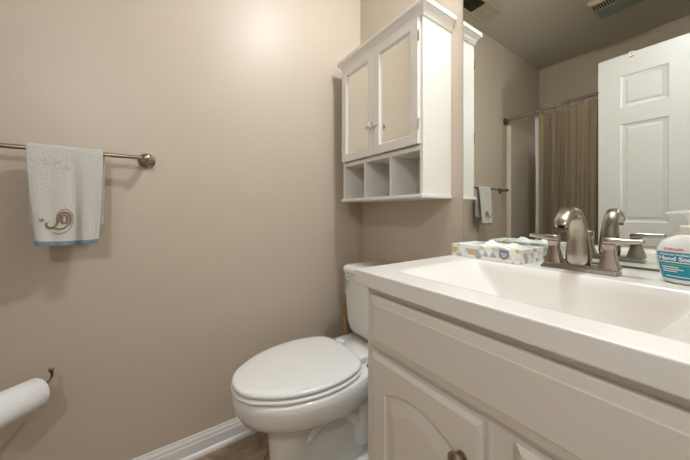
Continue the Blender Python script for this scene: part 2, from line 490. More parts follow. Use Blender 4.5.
# ------------------------------------------------------------------ mirror
t = thing('wall_mirror', 'large frameless wall mirror above the vanity counter', 'mirror', (1.0, 0, 0.83))
mx0, mx1, mz0, mz1 = 0.6336, XR - 0.006, 0.8262, 1.95
bm = bm_new(); box(bm, mx0, mx1, -0.0046, -0.0006, mz0, mz1)
obj('glass_edge', bm, M['medge'], t)
bm = bm_new(); v = [bm.verts.new(p) for p in ((mx0 + .0008, -0.0048, mz0 + .0008), (mx1 - .0008, -0.0048, mz0 + .0008), (mx1 - .0008, -0.0048, mz1 - .0008), (mx0 + .0008, -0.0048, mz1 - .0008))]
bm.faces.new(v); obj('mirror_face', bm, M['mirror'], t)
bm = bm_new(); box(bm, mx0 + 0.06, mx1, -0.008, -0.0055, mz0 - 0.0012, mz0 + 0.0035); obj('bottom_channel', bm, M['nickeld'], t)

# ------------------------------------------------------------------ ceiling lamp over the sink
LXc, LYc = 1.0, -0.25
t = thing('ceiling_lamp', 'small round white dome ceiling lamp above the sink', 'ceiling lamp', (LXc, LYc, H))
bm = bm_new(); lathe(bm, [(0.085, -0.0006), (0.088, -0.004), (0.086, -0.012), (0.074, -0.016), (0.070, -0.014), (0.070, -0.004), (0.001, -0.004)], (LXc, LYc, H), 'z', 40); obj('collar', bm, M['nickel'], t, smooth=True, angle=30)
bm = bm_new(); lathe(bm, [(0.066, -0.006), (0.066, -0.016), (0.062, -0.028), (0.052, -0.040), (0.036, -0.049), (0.018, -0.053), (0.001, -0.054)], (LXc, LYc, H), 'z', 40); obj('glass_dome', bm, M['bulb'], t, smooth=True, angle=60)

# ------------------------------------------------------------------ wall cabinet over the toilet
CX0, CX1, CY, CZ0, CZ1 = 0.075, 0.5805, -0.167, 1.026, 1.70
t = thing('wall_cabinet', 'white two-door wall cabinet with mirrored panes above the toilet', 'cabinet', (0.33, 0, CZ0))
bm = bm_new(); th = 0.014
box(bm, CX0, CX0 + th, CY, -0.0006, CZ0, CZ1 - 0.02); box(bm, CX1 - th, CX1, CY, -0.0006, CZ0, CZ1 - 0.02)
box(bm, CX0 + th, CX1 - th, -0.006, -0.0006, CZ0, CZ1 - 0.02)
box(bm, CX0 + th, CX1 - th, CY + 0.004, -0.006, 1.188, 1.204)
box(bm, CX0 + th, CX1 - th, CY, -0.006, CZ1 - 0.045, CZ1 - 0.02)
box(bm, CX0 + th, CX1 - th, CY, CY + 0.012, 1.186, 1.204)
obj('carcass', bm, M['cabw'], t, bevel=0.001)
bm = bm_new(); box(bm, CX0 - 0.006, CX1 + 0.006, CY - 0.012, -0.0006, CZ0 - 0.014, CZ0 - 0.0002); obj('bottom_board', bm, M['cabw'], t, bevel=0.003)
for x in (0.2445, 0.4105):
    bm = bm_new(); box(bm, x - 0.006, x + 0.006, CY + 0.004, -0.0062, CZ0, 1.1875); obj('divider', bm, M['cabw'], t, bevel=0.0008)
# crown
bm = bm_new()
pr_ = [(0.0, CZ1 - 0.036), (0.004, CZ1 - 0.036), (0.0055, CZ1 - 0.026), (0.009, CZ1 - 0.016), (0.015, CZ1 - 0.008), (0.018, CZ1 - 0.003), (0.023, CZ1 - 0.002), (0.023, CZ1 + 0.014), (0.0, CZ1 + 0.014)]
ls = []
for d, z in pr_:
    ls.append([(CX0 - d, -0.0006, z), (CX0 - d, CY - d, z), (CX1 + d, CY - d, z), (CX1 + d, -0.0006, z)])
loops(bm, ls, True, True); obj('crown_moulding', bm, M['cabw'], t)
# doors
zd0, zd1 = 1.207, CZ1 - 0.039
for side, (x0, x1) in enumerate(((CX0 + 0.012, 0.3262), (0.3288, CX1 - 0.010))):
    bm = bm_new(); fw = 0.035; yf = CY - 0.0175; yb = CY - 0.0008
    for r_ in ((x0, x1, zd0, zd0 + fw), (x0, x1, zd1 - fw, zd1), (x0, x0 + fw, zd0 + fw, zd1 - fw), (x1 - fw, x1, zd0 + fw, zd1 - fw)):
        pass
    P = lambda x, d, z: (x, yf - d, z)
    panel_field(bm, [x0, x1], [zd0, zd1], {(0, 0): [(fw, 0), (fw + 0.004, -0.008), (fw + 0.008, -0.009), (fw + 0.009, -0.011)]}, 0, P)
    slab_sides(bm, x0, x1, zd0, zd1, yb - yf, P)
    d = obj('door', bm, M['cabw'], t, bevel=0.0012)
    bm = bm_new(); i = fw + 0.0075; a, b, c_, e_ = x0 + i, x1 - i, zd0 + i, zd1 - i; y = yf + 0.0087
    bv = 0.007
    loops(bm, [[(a, y, c_), (b, y, c_), (b, y, e_), (a, y, e_)], [(a + bv, y - 0.0006, c_ + bv), (b - bv, y - 0.0006, c_ + bv), (b - bv, y - 0.0006, e_ - bv), (a + bv, y - 0.0006, e_ - bv)]], False, True)
    obj('mirror_pane', bm, M['pane'], d)
    kx = (x1 - 0.017) if side == 0 else (x0 + 0.017); kz = 1.327
    bm = bm_new(); lathe(bm, [(0.0065, 0), (0.0065, -0.002), (0.0035, -0.004), (0.0038, -0.012), (0.0100, -0.017), (0.0125, -0.021), (0.0108, -0.026), (0.005, -0.028), (0.0008, -0.0285)], (kx, yf - 0.0002, kz), 'y', 20)
    obj('knob', bm, M['chrome'], d, smooth=True)
    hxx = (x0 - 0.003) if side == 0 else (x1 + 0.003)
    for hz in (zd0 + 0.07, zd1 - 0.07):
        bm = bm_new(); tube(bm, [(hxx, yf + 0.002, hz - 0.019), (hxx, yf + 0.002, hz + 0.019)], 0.0032, 10); obj('hinge', bm, M['nickel'], d, smooth=True)

# ------------------------------------------------------------------ vanity cabinet
VX0, VX1, VYF, VTOP = 0.725, 1.349, -0.538, 0.788
t = thing('vanity_cabinet', 'off-white bathroom vanity cabinet with arched raised-panel doors', 'cabinet', (1.03, -0.27, 0))
bm = bm_new()
box(bm, VX0, VX0 + 0.016, VYF + 0.019, -0.026, 0.0008, VTOP); box(bm, VX1 - 0.016, VX1, VYF + 0.019, -0.026, 0.0008, VTOP)
box(bm, VX0 + 0.016, VX1 - 0.016, VYF + 0.06, -0.03, 0.09, 0.105)
box(bm, VX0 + 0.016, VX1 - 0.016, -0.034, -0.026, 0.09, VTOP - 0.14)
obj('carcass', bm, M['vanw'], t)
bm = bm_new()
box(bm, VX0 + 0.016, VX1 - 0.016, VYF + 0.06, VYF + 0.075, 0.0008, 0.09)
obj('toe_kick', bm, M['vanw'], t)
bm = bm_new()
box(bm, VX0, VX1, VYF, VYF + 0.018, VTOP - 0.022, VTOP); box(bm, VX0, VX1, VYF, VYF + 0.018, 0.09, 0.12)
box(bm, VX0 + 0.045, 1.005, VYF, VYF + 0.018, 0.64, 0.70); box(bm, 1.069, VX1 - 0.045, VYF, VYF + 0.018, 0.64, 0.70)
for a, b in ((VX0, VX0 + 0.045), (VX1 - 0.045, VX1), (1.005, 1.069)): box(bm, a, b, VYF, VYF + 0.018, 0.12, VTOP - 0.022)
for a, b in ((VX0 + 0.045, 1.005), (1.069, VX1 - 0.045)): box(bm, a, b, VYF + 0.012, VYF + 0.018, 0.70, VTOP - 0.022)
obj('face_frame', bm, M['vanw'], t)
# false drawer front
bm = bm_new(); yb = VYF - 0.0005; yf = yb - 0.017
P = lambda x, d, z: (x, yf - d, z)
fx0, fx1, fz0, fz1 = 0.747, 1.327, 0.6605, 0.7735
loops(bm, [[P(a, d, c) for a, c in ((fx0 + i, fz0 + i), (fx1 - i, fz0 + i), (fx1 - i, fz1 - i), (fx0 + i, fz1 - i))] for i, d in
           ((0, -0.0165), (0, -0.006), (0.0012, -0.0048), (0.0165, -0.0015), (0.018, 0.0), (0.019, 0.0))], True, True)
obj('drawer_front', bm, M['vanw'], t, smooth=False)


def cathedral(bm, x0, x1, z0, z1, P):
    """raised-panel door face with arched top panel"""
    n = 28
    def ring(x0_, x1_, zb, zs, zp):
        """shoulder height zs, peak zp"""
        pts = [(x0_, zb), (x1_, zb)]
        w = x1_ - x0_
        top = []
        for k in range(n + 1):
            u = k / n; x = x1_ - w * u
            s = max(0.0, math.cos((u - 0.5) * PI))
            top.append((x, zs + (zp - zs) * s ** 0.9))
        return pts + top
    def rect_ring(ix):
        a, b, c, d_ = x0 + ix, x1 - ix, z0 + ix, z1 - ix
        w = b - a
        return [(a, c), (b, c)] + [(b - w * k / n, d_) for k in range(n + 1)]
    a, b = x0 + 0.042, x1 - 0.042
    ls = [(rect_ring(0), -0.017), (rect_ring(0), -0.006), (rect_ring(0.0015), -0.0045), (rect_ring(0.007), -0.001), (rect_ring(0.0085), 0.0)]
    zb = z0 + 0.045; zs = z1 - 0.074; zp = z1 - 0.048
    for i, d in ((0, 0), (0.0035, -0.0035), (0.009, -0.004), (0.029, -0.0005), (0.031, 0.0)):
        ls.append((ring(a + i, b - i, zb + i, zs - i, zp - i), d))
    loops(bm, [[P(x, d, z) for x, z in l] for l, d in ls], True, True)


for side, (x0, x1) in enumerate(((0.7575, 1.0140), (1.0595, 1.3165))):
    bm = bm_new(); yf2 = yb - 0.0175
    P2 = lambda x, d, z: (x, yf2 - d, z)
    cathedral(bm, x0, x1, 0.105, 0.645, P2)
    d = obj('door', bm, M['vanw'], t)
    kx = (x1 - 0.032) if side == 0 else (x0 + 0.032)
    bm = bm_new(); lathe(bm, [(0.009, 0), (0.009, -0.003), (0.0055, -0.005), (0.0055, -0.008), (0.012, -0.012), (0.0142, -0.015), (0.0142, -0.018), (0.011, -0.021), (0.005, -0.023), (0.0008, -0.0233)], (kx, yf2 - 0.0002, 0.573), 'y', 24)
    obj('knob', bm, M['knobm'], d, smooth=True)

# ------------------------------------------------------------------ counter with moulded basin
KX0, KX1, KY0, KY1, KZ = 0.701, 1.373, -0.559, -0.010, 0.8244
t = thing('countertop', 'glossy white moulded vanity countertop with integral sink basin', 'countertop', (1.03, -0.28, 0.79))
BX0, BX1, BY0, BY1 = 0.770, 1.232, -0.4975, -0.197
def depth(x, y):
    gx = S((x - BX0) / 0.155) if x < 1.0 else S((BX1 - x) / 0.145)
    gyb = S((BY1 - y) / 0.028); gyf = S((y - BY0) / 0.05)
    g = sorted((gx, gyb, gyf))
    return -0.135 * g[0] * (0.35 + 0.65 * min(1, g[1] * 1.4)) if g[0] > 0 else 0.0
nx, ny = 140, 116
bm = bm_new(); grid = []
r_ = 0.0032
xsn = [KX0 + (KX1 - KX0) * i / nx for i in range(nx + 1)]; ysn = [KY0 + (KY1 - KY0) * j / ny for j in range(ny + 1)]
for j, y in enumerate(ysn):
    row = []
    for i, x in enumerate(xsn):
        xx = min(max(x, KX0 + r_), KX1 - r_); yy = max(y, KY0 + r_)
        row.append(bm.verts.new((xx, yy, KZ + depth(x, y))))
    grid.append(row)
for a, b in zip(grid, grid[1:]):
    for i in range(nx):
        try: bm.faces.new((a[i], a[i + 1], b[i + 1], b[i]))
        except Exception: pass
# rounded edge and sides (front, left, right), back flat
def edge_ring(k):
    a = PI / 2 * k / 5; o_ = r_ * math.sin(a); dz = r_ * (1 - math.cos(a))
    return o_, dz
rings = []
for k in range(6):
    o_, dz = edge_ring(k); rings.append((r_ - o_, KZ - dz))
rings += [(0.0, KZ - r_ - 0.0008), (0.0, 0.7932), (0.0, 0.7925), (0.0008, 0.7903), (0.003, 0.7895)]
ls = []
for ins, z in rings:
    l = [(KX0 + ins, KY1, z)] + [(KX0 + ins, KY0 + ins, z), (KX1 - ins, KY0 + ins, z), (KX1 - ins, KY1, z)]
    ls.append(l)
vl = loops(bm, ls, False, False, close=False)
# underside lip and back
ins = 0.02
loops(bm, [[(KX0 + .003, KY1, .7895), (KX0 + .003, KY0 + .003, .7895), (KX1 - .003, KY0 + .003, .7895), (KX1 - .003, KY1, .7895)],
           [(KX0 + ins, KY1, .7895), (KX0 + ins, KY0 + ins, .7895), (KX1 - ins, KY0 + ins, .7895), (KX1 - ins, KY1, .7895)],
           [(KX0 + ins, KY1, .806), (KX0 + ins, KY0 + ins, .806), (KX1 - ins, KY0 + ins, .806), (KX1 - ins, KY1, .806)]], False, False, close=False)
v = [bm.verts.new(p) for p in ((KX0 + .003, KY1, .7895), (KX1 - .003, KY1, .7895), (KX1 - r_, KY1, KZ), (KX0 + r_, KY1, KZ))]
bm.faces.new(v)
top = obj('counter_slab', bm, M['marble'], t, smooth=True, angle=50)
bm = bm_new(); zc = KZ - 0.135
lathe(bm, [(0.022, 0.0005), (0.0225, 0.003), (0.018, 0.004), (0.016, 0.002), (0.012, 0.002), (0.011, 0.005), (0.001, 0.006)], (1.0, -0.345, zc), 'z', 24)
obj('drain', bm, M['nickel'], t, smooth=True)

# ------------------------------------------------------------------ faucet
FX, FY, FZ = 1.0125, -0.135, KZ + 0.0006
t = thing('faucet', 'brushed nickel two-lever arched faucet on the sink deck', 'faucet', (FX, FY, FZ))
bm = bm_new()
def rr(hx, hy, r, z): return rrect(FX, FY, hx, hy, r, z)
loops(bm, [rr(0.071, 0.0215, 0.003, FZ), rr(0.071, 0.0215, 0.003, FZ + 0.004), rr(0.066, 0.018, 0.003, FZ + 0.011), rr(0.064, 0.016, 0.003, FZ + 0.014)])
obj('base', bm, M['nickel'], t, smooth=True, angle=30)
# spout: broad flattened body tapering upward and arching forward
bm = bm_new(); path = []
ctrl = [(0, 0.006, 0.0275, 0.022), (0.001, 0.040, 0.0235, 0.0185), (0.0, 0.076, 0.0205, 0.0160), (-0.005, 0.103, 0.0178, 0.0145), (-0.017, 0.124, 0.0160, 0.0130), (-0.037, 0.137, 0.0150, 0.0115),
        (-0.060, 0.138, 0.0148, 0.0108), (-0.083, 0.130, 0.0146, 0.0100), (-0.101, 0.117, 0.0144, 0.0092), (-0.110, 0.103, 0.0144, 0.0085)]
ls = []
for i, (dy, dz, w, d) in enumerate(ctrl):
    a = ctrl[max(i - 1, 0)]; b = ctrl[min(i + 1, len(ctrl) - 1)]
    ty, tz = b[0] - a[0], b[1] - a[1]; L_ = math.hypot(ty, tz); ty, tz = ty / L_, tz / L_
    if i == 0: ty, tz = 0, 1
    ny_, nz_ = tz, -ty      # normal in the yz plane
    l = []
    for k in range(20):
        an = 2 * PI * k / 20; ca, sa = math.cos(an), math.sin(an)
        e = 0.75
        u = w * math.copysign(abs(ca) ** e, ca); q = d * math.copysign(abs(sa) ** e, sa)
        l.append((FX + u, FY + dy + ny_ * q, FZ + dz + nz_ * q))
    ls.append(l)
loops(bm, ls); sp = obj('spout', bm, M['nickel'], t, smooth=True, sub=1, angle=60)
bm = bm_new(); lathe(bm, [(0.0085, 0.001), (0.0085, -0.005), (0.006, -0.006), (0.005, -0.003)], (FX, FY - 0.112, FZ + 0.1015), 'z', 20); obj('aerator', bm, M['nickeld'], sp, smooth=True)
for s in (-1, 1):
    hx = FX + (0.054 if s > 0 else -0.048)
    bm = bm_new(); ls = []
    for z, w, d in ((0.012, 0.018, 0.017), (0.020, 0.0165, 0.0155), (0.034, 0.0125, 0.0125), (0.050, 0.0098, 0.010), (0.058, 0.0095, 0.0098), (0.061, 0.011, 0.011), (0.066, 0.011, 0.011)):
        ls.append(rrect(hx, FY, w, d, 0.002, FZ + z, 3))
    loops(bm, ls); hd = obj('handle', bm, M['nickel'], t, smooth=True, angle=30)
    bm = bm_new()
    ls = []
    for q, z, w, th_ in ((q, z, w, t_ * 1.3) for q, z, w, t_ in ((-0.013, 0.0690, 0.0085, 0.005), (-0.009, 0.0710, 0.0115, 0.0075), (0.004, 0.0715, 0.0120, 0.0080), (0.014, 0.0720, 0.0100, 0.0062), (0.030, 0.0735, 0.0085, 0.0048), (0.044, 0.0748, 0.0085, 0.0042), (0.052, 0.0752, 0.0090, 0.0040), (0.054, 0.0752, 0.0080, 0.003))):
        x = hx + s * q
        ls.append([(x, FY - w, FZ + z - th_), (x, FY - w * 1.0, FZ + z + th_ * .6), (x, FY - w * .6, FZ + z + th_), (x, FY + w * .6, FZ + z + th_), (x, FY + w, FZ + z + th_ * .6), (x, FY + w, FZ + z - th_)])
    loops(bm, ls); obj('lever', bm, M['nickel'], hd, smooth=True, sub=1, angle=50)
bm = bm_new(); tube(bm, [(FX, FY + 0.019, FZ + 0.014), (FX, FY + 0.019, FZ + 0.055)], 0.0022, 8); lathe(bm, [(0.0025, 0.052), (0.005, 0.056), (0.0055, 0.062), (0.003, 0.067), (0.0005, 0.068)], (FX, FY + 0.019, FZ), 'z', 14)
obj('lift_rod', bm, M['nickel'], t, smooth=True)

# ------------------------------------------------------------------ tissue box
bz0, bz1 = KZ + 0.0006, KZ + 0.0375
A = Vector((0.702, -0.173, 0)); B_ = Vector((0.902, -0.180, 0)); ex = (B_ - A).normalized(); ey = Vector((-ex.y, ex.x, 0))
LB, WB = 0.203, 0.132
t = thing('tissue_box', 'flat tissue box patterned in grey, yellow and white triangles on the counter', 'tissue box', (0.80, -0.12, bz0))
def bp(u, w, z): p = A + ex * u + ey * w; return (p.x, p.y, z)
bm = bm_new()
n = 40
def oval(a, b, z): return [bp(LB / 2 + a * math.copysign(abs(math.cos(2 * PI * k / n)) ** 0.7, math.cos(2 * PI * k / n)), WB / 2 + b * math.copysign(abs(math.sin(2 * PI * k / n)) ** 0.7, math.sin(2 * PI * k / n)), z) for k in range(n)]
def rectl(z, i=0):
    out = []
    for k in range(n):
        a = 2 * PI * k / n; c_, s_ = math.cos(a), math.sin(a); m_ = 1 / max(abs(c_), abs(s_))
        out.append(bp(LB / 2 + (LB / 2 - i) * c_ * m_, WB / 2 + (WB / 2 - i) * s_ * m_, z))
    # snap nearest samples to the corners
    for k0 in (n // 8, 3 * n // 8, 5 * n // 8, 7 * n // 8):
        a = 2 * PI * k0 / n; out[k0] = bp(LB / 2 + (LB / 2 - i) * math.copysign(1, math.cos(a)), WB / 2 + (WB / 2 - i) * math.copysign(1, math.sin(a)), z)
    return out
loops(bm, [rectl(bz0), rectl(bz1 - 0.0006), rectl(bz1, 0.0006), oval(0.068, 0.030, bz1), oval(0.067, 0.029, bz1 - 0.001), oval(0.067, 0.029, bz1 - 0.012)], True, False)
obj('carton', bm, M['tbox'], t)
bm = bm_new(); loops(bm, [oval(0.065, 0.027, bz1 - 0.012), oval(0.065, 0.027, bz1 - 0.003)], True, True); obj('opening_film', bm, M['slot'], t)
bm = bm_new(); rnd = random.Random(5); rows = []
for j in range(9):
    row = []
    for i in range(21):
        u = i / 20; w = j / 8
        z = bz1 - 0.004 + 0.026 * math.sin(PI * w) * (0.55 + 0.45 * math.sin(7 * u + 1)) * math.sin(PI * u) ** 0.5 + rnd.uniform(-0.0012, 0.0012)
        row.append(bm.verts.new(bp(LB / 2 - 0.030 + 0.098 * u, WB / 2 - 0.030 + 0.060 * w + 0.004 * math.sin(9 * u), z)))
    rows.append(row)
for a, b in zip(rows, rows[1:]):
    for i in range(20): bm.faces.new((a[i], a[i + 1], b[i + 1], b[i]))
o = obj('tissue', bm, M['tissue'], t, smooth=True, angle=70)
so = o.modifiers.new('solid', 'SOLIDIFY'); so.thickness = 0.0006
# grey shield emblem on the front
bm = bm_new()
sh = [(0.150, 0.032), (0.176, 0.032), (0.176, 0.014), (0.163, 0.006), (0.150, 0.014)]
loops(bm, [[tuple(Vector(bp(u, -0.0004, bz0 + z))) for u, z in sh], [tuple(Vector(bp(u, -0.0009, bz0 + z))) for u, z in sh]]); obj('emblem', bm, M['stick'], t)
bm = bm_new()
for zz, wd in ((0.0245, 0.018), (0.0205, 0.014), (0.0165, 0.010)):
    sh = [(0.163 - wd / 2, zz), (0.163 + wd / 2, zz), (0.163 + wd / 2, zz - 0.0016), (0.163 - wd / 2, zz - 0.0016)]
    loops(bm, [[bp(u, -0.001, bz0 + z) for u, z in sh], [bp(u, -0.0012, bz0 + z) for u, z in sh]])
obj('emblem_lettering', bm, M['white'], t)

# ------------------------------------------------------------------ soap bottle
SX, SY = 1.179, -0.122; SZ = KZ + 0.0006
t = thing('soap_bottle', 'white pump bottle of hand soap with teal label beside the faucet', 'soap bottle', (SX, SY, SZ))
ang = math.radians(-8); ca, sa = math.cos(ang), math.sin(ang)
def sp_(u, w, z): return (SX + ca * u - sa * w, SY + sa * u + ca * w, SZ + z)
PS = 1.12
prof = [(0.0, 0.028, 0.017), (0.002, 0.031, 0.0195), (0.008, 0.0335, 0.021), (0.03, 0.0395, 0.0225), (0.05, 0.0415, 0.023), (0.066, 0.0400, 0.0225), (0.078, 0.0345, 0.0205), (0.087, 0.025, 0.017), (0.092, 0.016, 0.0145), (0.094, 0.0125, 0.0125)]
prof = [(z, a * PS, b * PS) for z, a, b in prof]
def soap_ring(z, a, b, n=48, off=0): return [sp_((a + off) * math.cos(2 * PI * k / n), (b + off) * math.sin(2 * PI * k / n), z) for k in range(n)]
def prof_at(z):
    for (z0, a0, b0), (z1, a1, b1) in zip(prof, prof[1:]):
        if z0 <= z <= z1:
            f = (z - z0) / (z1 - z0); return a0 + f * (a1 - a0), b0 + f * (b1 - b0)
    return prof[-1][1:]
bm = bm_new(); loops(bm, [soap_ring(z, a, b) for z, a, b in prof]); obj('bottle', bm, M['soap'], t, smooth=True)
def label_patch(x0, x1, z0, z1, off, nx=24, nz=8, shape=None):
    bm = bm_new(); rows = []
    for j in range(nz + 1):
        z = z0 + (z1 - z0) * j / nz; a, b = prof_at(z); row = []
        for i in range(nx + 1):
            x = x0 + (x1 - x0) * i / nx
            if shape: x = shape(x, z)
            x = max(-a * 0.98, min(a * 0.98, x))
            w = -b * math.sqrt(max(0, 1 - (x / a) ** 2)) - off
            row.append(bm.verts.new(sp_(x, w, z)))
        rows.append(row)
    for a, b in zip(rows, rows[1:]):
        for i in range(nx): bm.faces.new((a[i], a[i + 1], b[i + 1], b[i]))
    return bm
lab = obj('label', label_patch(-0.0435, 0.0435, 0.0085, 0.0595, 0.0004, shape=lambda x, z: x * (0.80 + 0.17 * (z - 0.0085) / 0.051)), M['teal'], t, smooth=True)
def wrap_text(name, s, size, x, z, m, bold=0.0, sx=1.0, off=0.0006):
    o = text_obj(name, s, size, m, None, Matrix.Identity(4), 0.0, bold, 'LEFT', sx)
    for v in o.data.vertices:
        px, pz = x + v.co.x, z + v.co.y; a, b = prof_at(pz); q = max(-a * .99, min(a * .99, px))
        v.co = sp_(px, -b * math.sqrt(max(0, 1 - (q / a) ** 2)) - off, pz)
    o.parent = lab
    o.matrix_parent_inverse = Matrix.Translation(Vector((0, 0, 0)))
    return o
lab_texts = [('CVSHealth', 0.0062, -0.031, 0.0633, M['red'], 0.0001, 1), ('Advanced Antibacterial', 0.0056, -0.0375, 0.0535, M['white'], 0.0001, 1), ('Hand Soap', 0.0104, -0.0385, 0.0442, M['white'], 0.0003, 1.12)]
for s, sz, x, z, m_, bo, sx in lab_texts: wrap_text('label_text', s, sz, x, z, m_, bo, sx)
for x0, x1, z, m_ in ((-0.0375, 0.010, 0.0400, 'white'), (-0.036, 0.004, 0.0352, 'lime'), (-0.034, -0.010, 0.0305, 'white'), (-0.033, -0.004, 0.0265, 'white'), (-0.032, -0.012, 0.0225, 'white'), (-0.028, 0.012, 0.0130, 'white')):
    obj('small_print', label_patch(x0, x1, z, z + 0.0016, 0.0007, 16, 1), M[m_], lab)
bm = bm_new()
for k in range(24):
    pass
pts = []
for k in range(25):
    a_ = 2 * PI * k / 24; x = 0.016 + 0.008 * math.cos(a_); z = 0.029 + 0.0075 * math.sin(a_); a, b = prof_at(z)
    pts.append(sp_(x, -b * math.sqrt(max(0, 1 - (x / a) ** 2)) - 0.0008, z))
tube(bm, pts, 0.0006, 6); obj('label_mark', bm, M['white'], lab, smooth=True)
bm = bm_new(); lathe(bm, [(0.0138, 0.0935), (0.0148, 0.0945), (0.0148, 0.109), (0.013, 0.111), (0.006, 0.111)], (SX, SY, SZ), 'z', 32); obj('collar', bm, M['soapc'], t, smooth=True, angle=30)
bm = bm_new(); lathe(bm, [(0.0055, 0.110), (0.0055, 0.124), (0.0075, 0.129), (0.009, 0.1365), (0.0075, 0.139), (0.001, 0.1395)], (SX, SY, SZ), 'z', 24)
pa = math.radians(192)
dx, dy = -0.93, 0.12
ls = []
for q, w, zt, zb in ((-0.010, 0.0075, 0.1385, 0.1345), (0.0, 0.0085, 0.1395, 0.134), (0.012, 0.0075, 0.1395, 0.1345), (0.026, 0.0060, 0.1375, 0.1345), (0.033, 0.0052, 0.1360, 0.1335), (0.0345, 0.005, 0.1345, 0.1325)):
    cx_, cy_ = SX + dx * q, SY + dy * q; nx_, ny_ = -dy, dx
    ls.append([(cx_ + nx_ * w, cy_ + ny_ * w, SZ + zb), (cx_ + nx_ * w * .8, cy_ + ny_ * w * .8, SZ + zt), (cx_ - nx_ * w * .8, cy_ - ny_ * w * .8, SZ + zt), (cx_ - nx_ * w, cy_ - ny_ * w, SZ + zb)])
loops(bm, ls); obj('pump', bm, M['soap'], t, smooth=True, angle=40)

# ------------------------------------------------------------------ towel bar and towel
BZ, BX = 1.1465, 0.062
t = thing('towel_bar', 'brushed nickel towel bar mounted on the left wall', 'towel bar', (0, -1.265, BZ))
YB0, YB1 = -1.551, -0.979
bm = bm_new(); tube(bm, [(BX, YB0, BZ), (BX, YB1, BZ)], 0.0068, 14); obj('bar', bm, M['nickel'], t, smooth=True)
for y in (YB0, YB1):
    bm = bm_new(); lathe(bm, [(0.026, 0.0006), (0.0265, 0.003), (0.024, 0.006), (0.021, 0.007), (0.019, 0.010), (0.0165, 0.012), (0.0115, 0.017), (0.0095, 0.028), (0.0095, 0.050), (0.0115, 0.054), (0.0125, BX), (0.0105, 0.071), (0.005, 0.0745), (0.0005, 0.075)], (0, y, BZ), 'x', 28)
    obj('post', bm, M['nickel'], t, smooth=True)
# towel: sheet over the bar
t = thing('hand_towel', 'white terry hand towel with paisley embroidery and blue hem on the bar', 'towel', (BX, -1.17, BZ))
YT0, YT1 = -1.2585, -1.0915
def towel_path(s):
    """s 0 at front hem -> 1 over the bar -> 2 at back hem; returns x, z, taper"""
    r = 0.0115
    if s <= 1:
        z = 0.866 + (BZ - 0.866) * s; x = BX + r + 0.022 * (1 - s) ** 0.8; return x, z
    if s <= 1.2:
        a = (s - 1) / 0.2 * PI; return BX + r * math.cos(a), BZ + r * math.sin(a)
    f = (s - 1.2) / 0.8; return BX - r - 0.004 * math.sin(f * 3), BZ - f * (BZ - 0.915)
def towel_pt(u, s, off=0.0):
    x, z = towel_path(s)
    d = (1 - s) if s < 1 else 0
    w = 0.5 * (YT1 - YT0); yc = 0.5 * (YT0 + YT1)
    taper = 1 - 0.19 * d ** 1.3 if s < 1 else 1.0
    y = yc + (u * 2 - 1) * w * taper + (0.008 * d)
    if s > 1.2: y += 0.002 - 0.004 * (s - 1.2) / 0.8
    fold = (0.0055 * math.sin(u * 8.3 + 0.4) * d + 0.009 * d * math.exp(-((u - 0.60) / 0.07) ** 2) * -1 + 0.003 * math.sin(u * 19) * d)
    if s > 1.2: fold = -0.004 * abs(math.sin(u * 6)) * (s - 1.2)
    nx_ = 1 if s <= 1.1 else -1
    return (x + fold + off * nx_, y, z - 0.004 * d * math.sin(u * PI) + (off if 1 < s < 1.2 else 0) + 0.004 * (1 - u) * (1 if s < .9 else 0) * 0)
def towel_strip(s0, s1, ns, th, u0=0.0, u1=1.0, nu=48, base=0.0, ruffle=0):
    bm = bm_new(); fr = []; bk = []
    for j in range(ns + 1):
        s = s0 + (s1 - s0) * j / ns; a = []; b = []
        for i in range(nu + 1):
            u = u0 + (u1 - u0) * i / nu; rf = ruffle * abs(math.sin(u * 60)) * math.sin(PI * j / ns)
            a.append(bm.verts.new(towel_pt(u, s, base + th / 2 + rf))); b.append(bm.verts.new(towel_pt(u, s, base - th / 2 - rf * .5)))
        fr.append(a); bk.append(b)
    for g in (fr, bk):
        for a, b in zip(g, g[1:]):
            for i in range(nu): bm.faces.new((a[i], a[i + 1], b[i + 1], b[i]))
    for j in range(ns):
        for i in (0, nu): bm.faces.new((fr[j][i], fr[j + 1][i], bk[j + 1][i], bk[j][i]))
    for i in range(nu):
        for j in (0, ns): bm.faces.new((fr[j][i], fr[j][i + 1], bk[j][i + 1], bk[j][i]))
    return bm
o = obj('terry_cloth', towel_strip(0.028, 1.985, 70, 0.0055), M['towel'], t, smooth=True, sub=1)
tx = bpy.data.textures.new('terry_nap', 'CLOUDS'); tx.noise_scale = 0.004
dm = o.modifiers.new('nap', 'DISPLACE'); dm.texture = tx; dm.strength = 0.0026; dm.texture_coords = 'LOCAL'
obj('blue_hem', towel_strip(0.0, 0.046, 6, 0.0066, ruffle=0.0012, nu=160), M['blue'], t, smooth=True)
def on_towel(y, z, off=0.0042):
    """front point at world y,z"""
    s = (z - 0.866) / (BZ - 0.866); d = 1 - s; w = 0.5 * (YT1 - YT0); yc = 0.5 * (YT0 + YT1); taper = 1 - 0.19 * d ** 1.3
    u = ((y - yc - 0.008 * d) / (w * taper) + 1) / 2
    return towel_pt(u, s, off)
def stitch(name, pts, r, m):
    bm = bm_new(); tube(bm, [on_towel(y, z) for y, z in pts], r, 6); return obj(name, bm, m, t, smooth=True)
def paisley(cy_, cz_, sc, k=0):
    """teardrop whose tail curls to the lower left"""
    pts = []
    for i in range(41):
        a = -2.3 + 4.5 * i / 40
        r = 1.0
        pts.append((cy_ + sc * 0.78 * math.cos(a), cz_ + sc * 1.0 * math.sin(a)))
    return pts
PY, PZ = -1.178, 0.944
pl = [(0.9, -0.6), (0.98, 0.0), (0.85, 0.62), (0.45, 1.0), (-0.05, 1.02), (-0.5, 0.72), (-0.72, 0.2), (-0.75, -0.4), (-0.95, -0.85), (-1.35, -1.1), (-1.75, -0.95), (-1.85, -0.55), (-1.55, -0.4)]
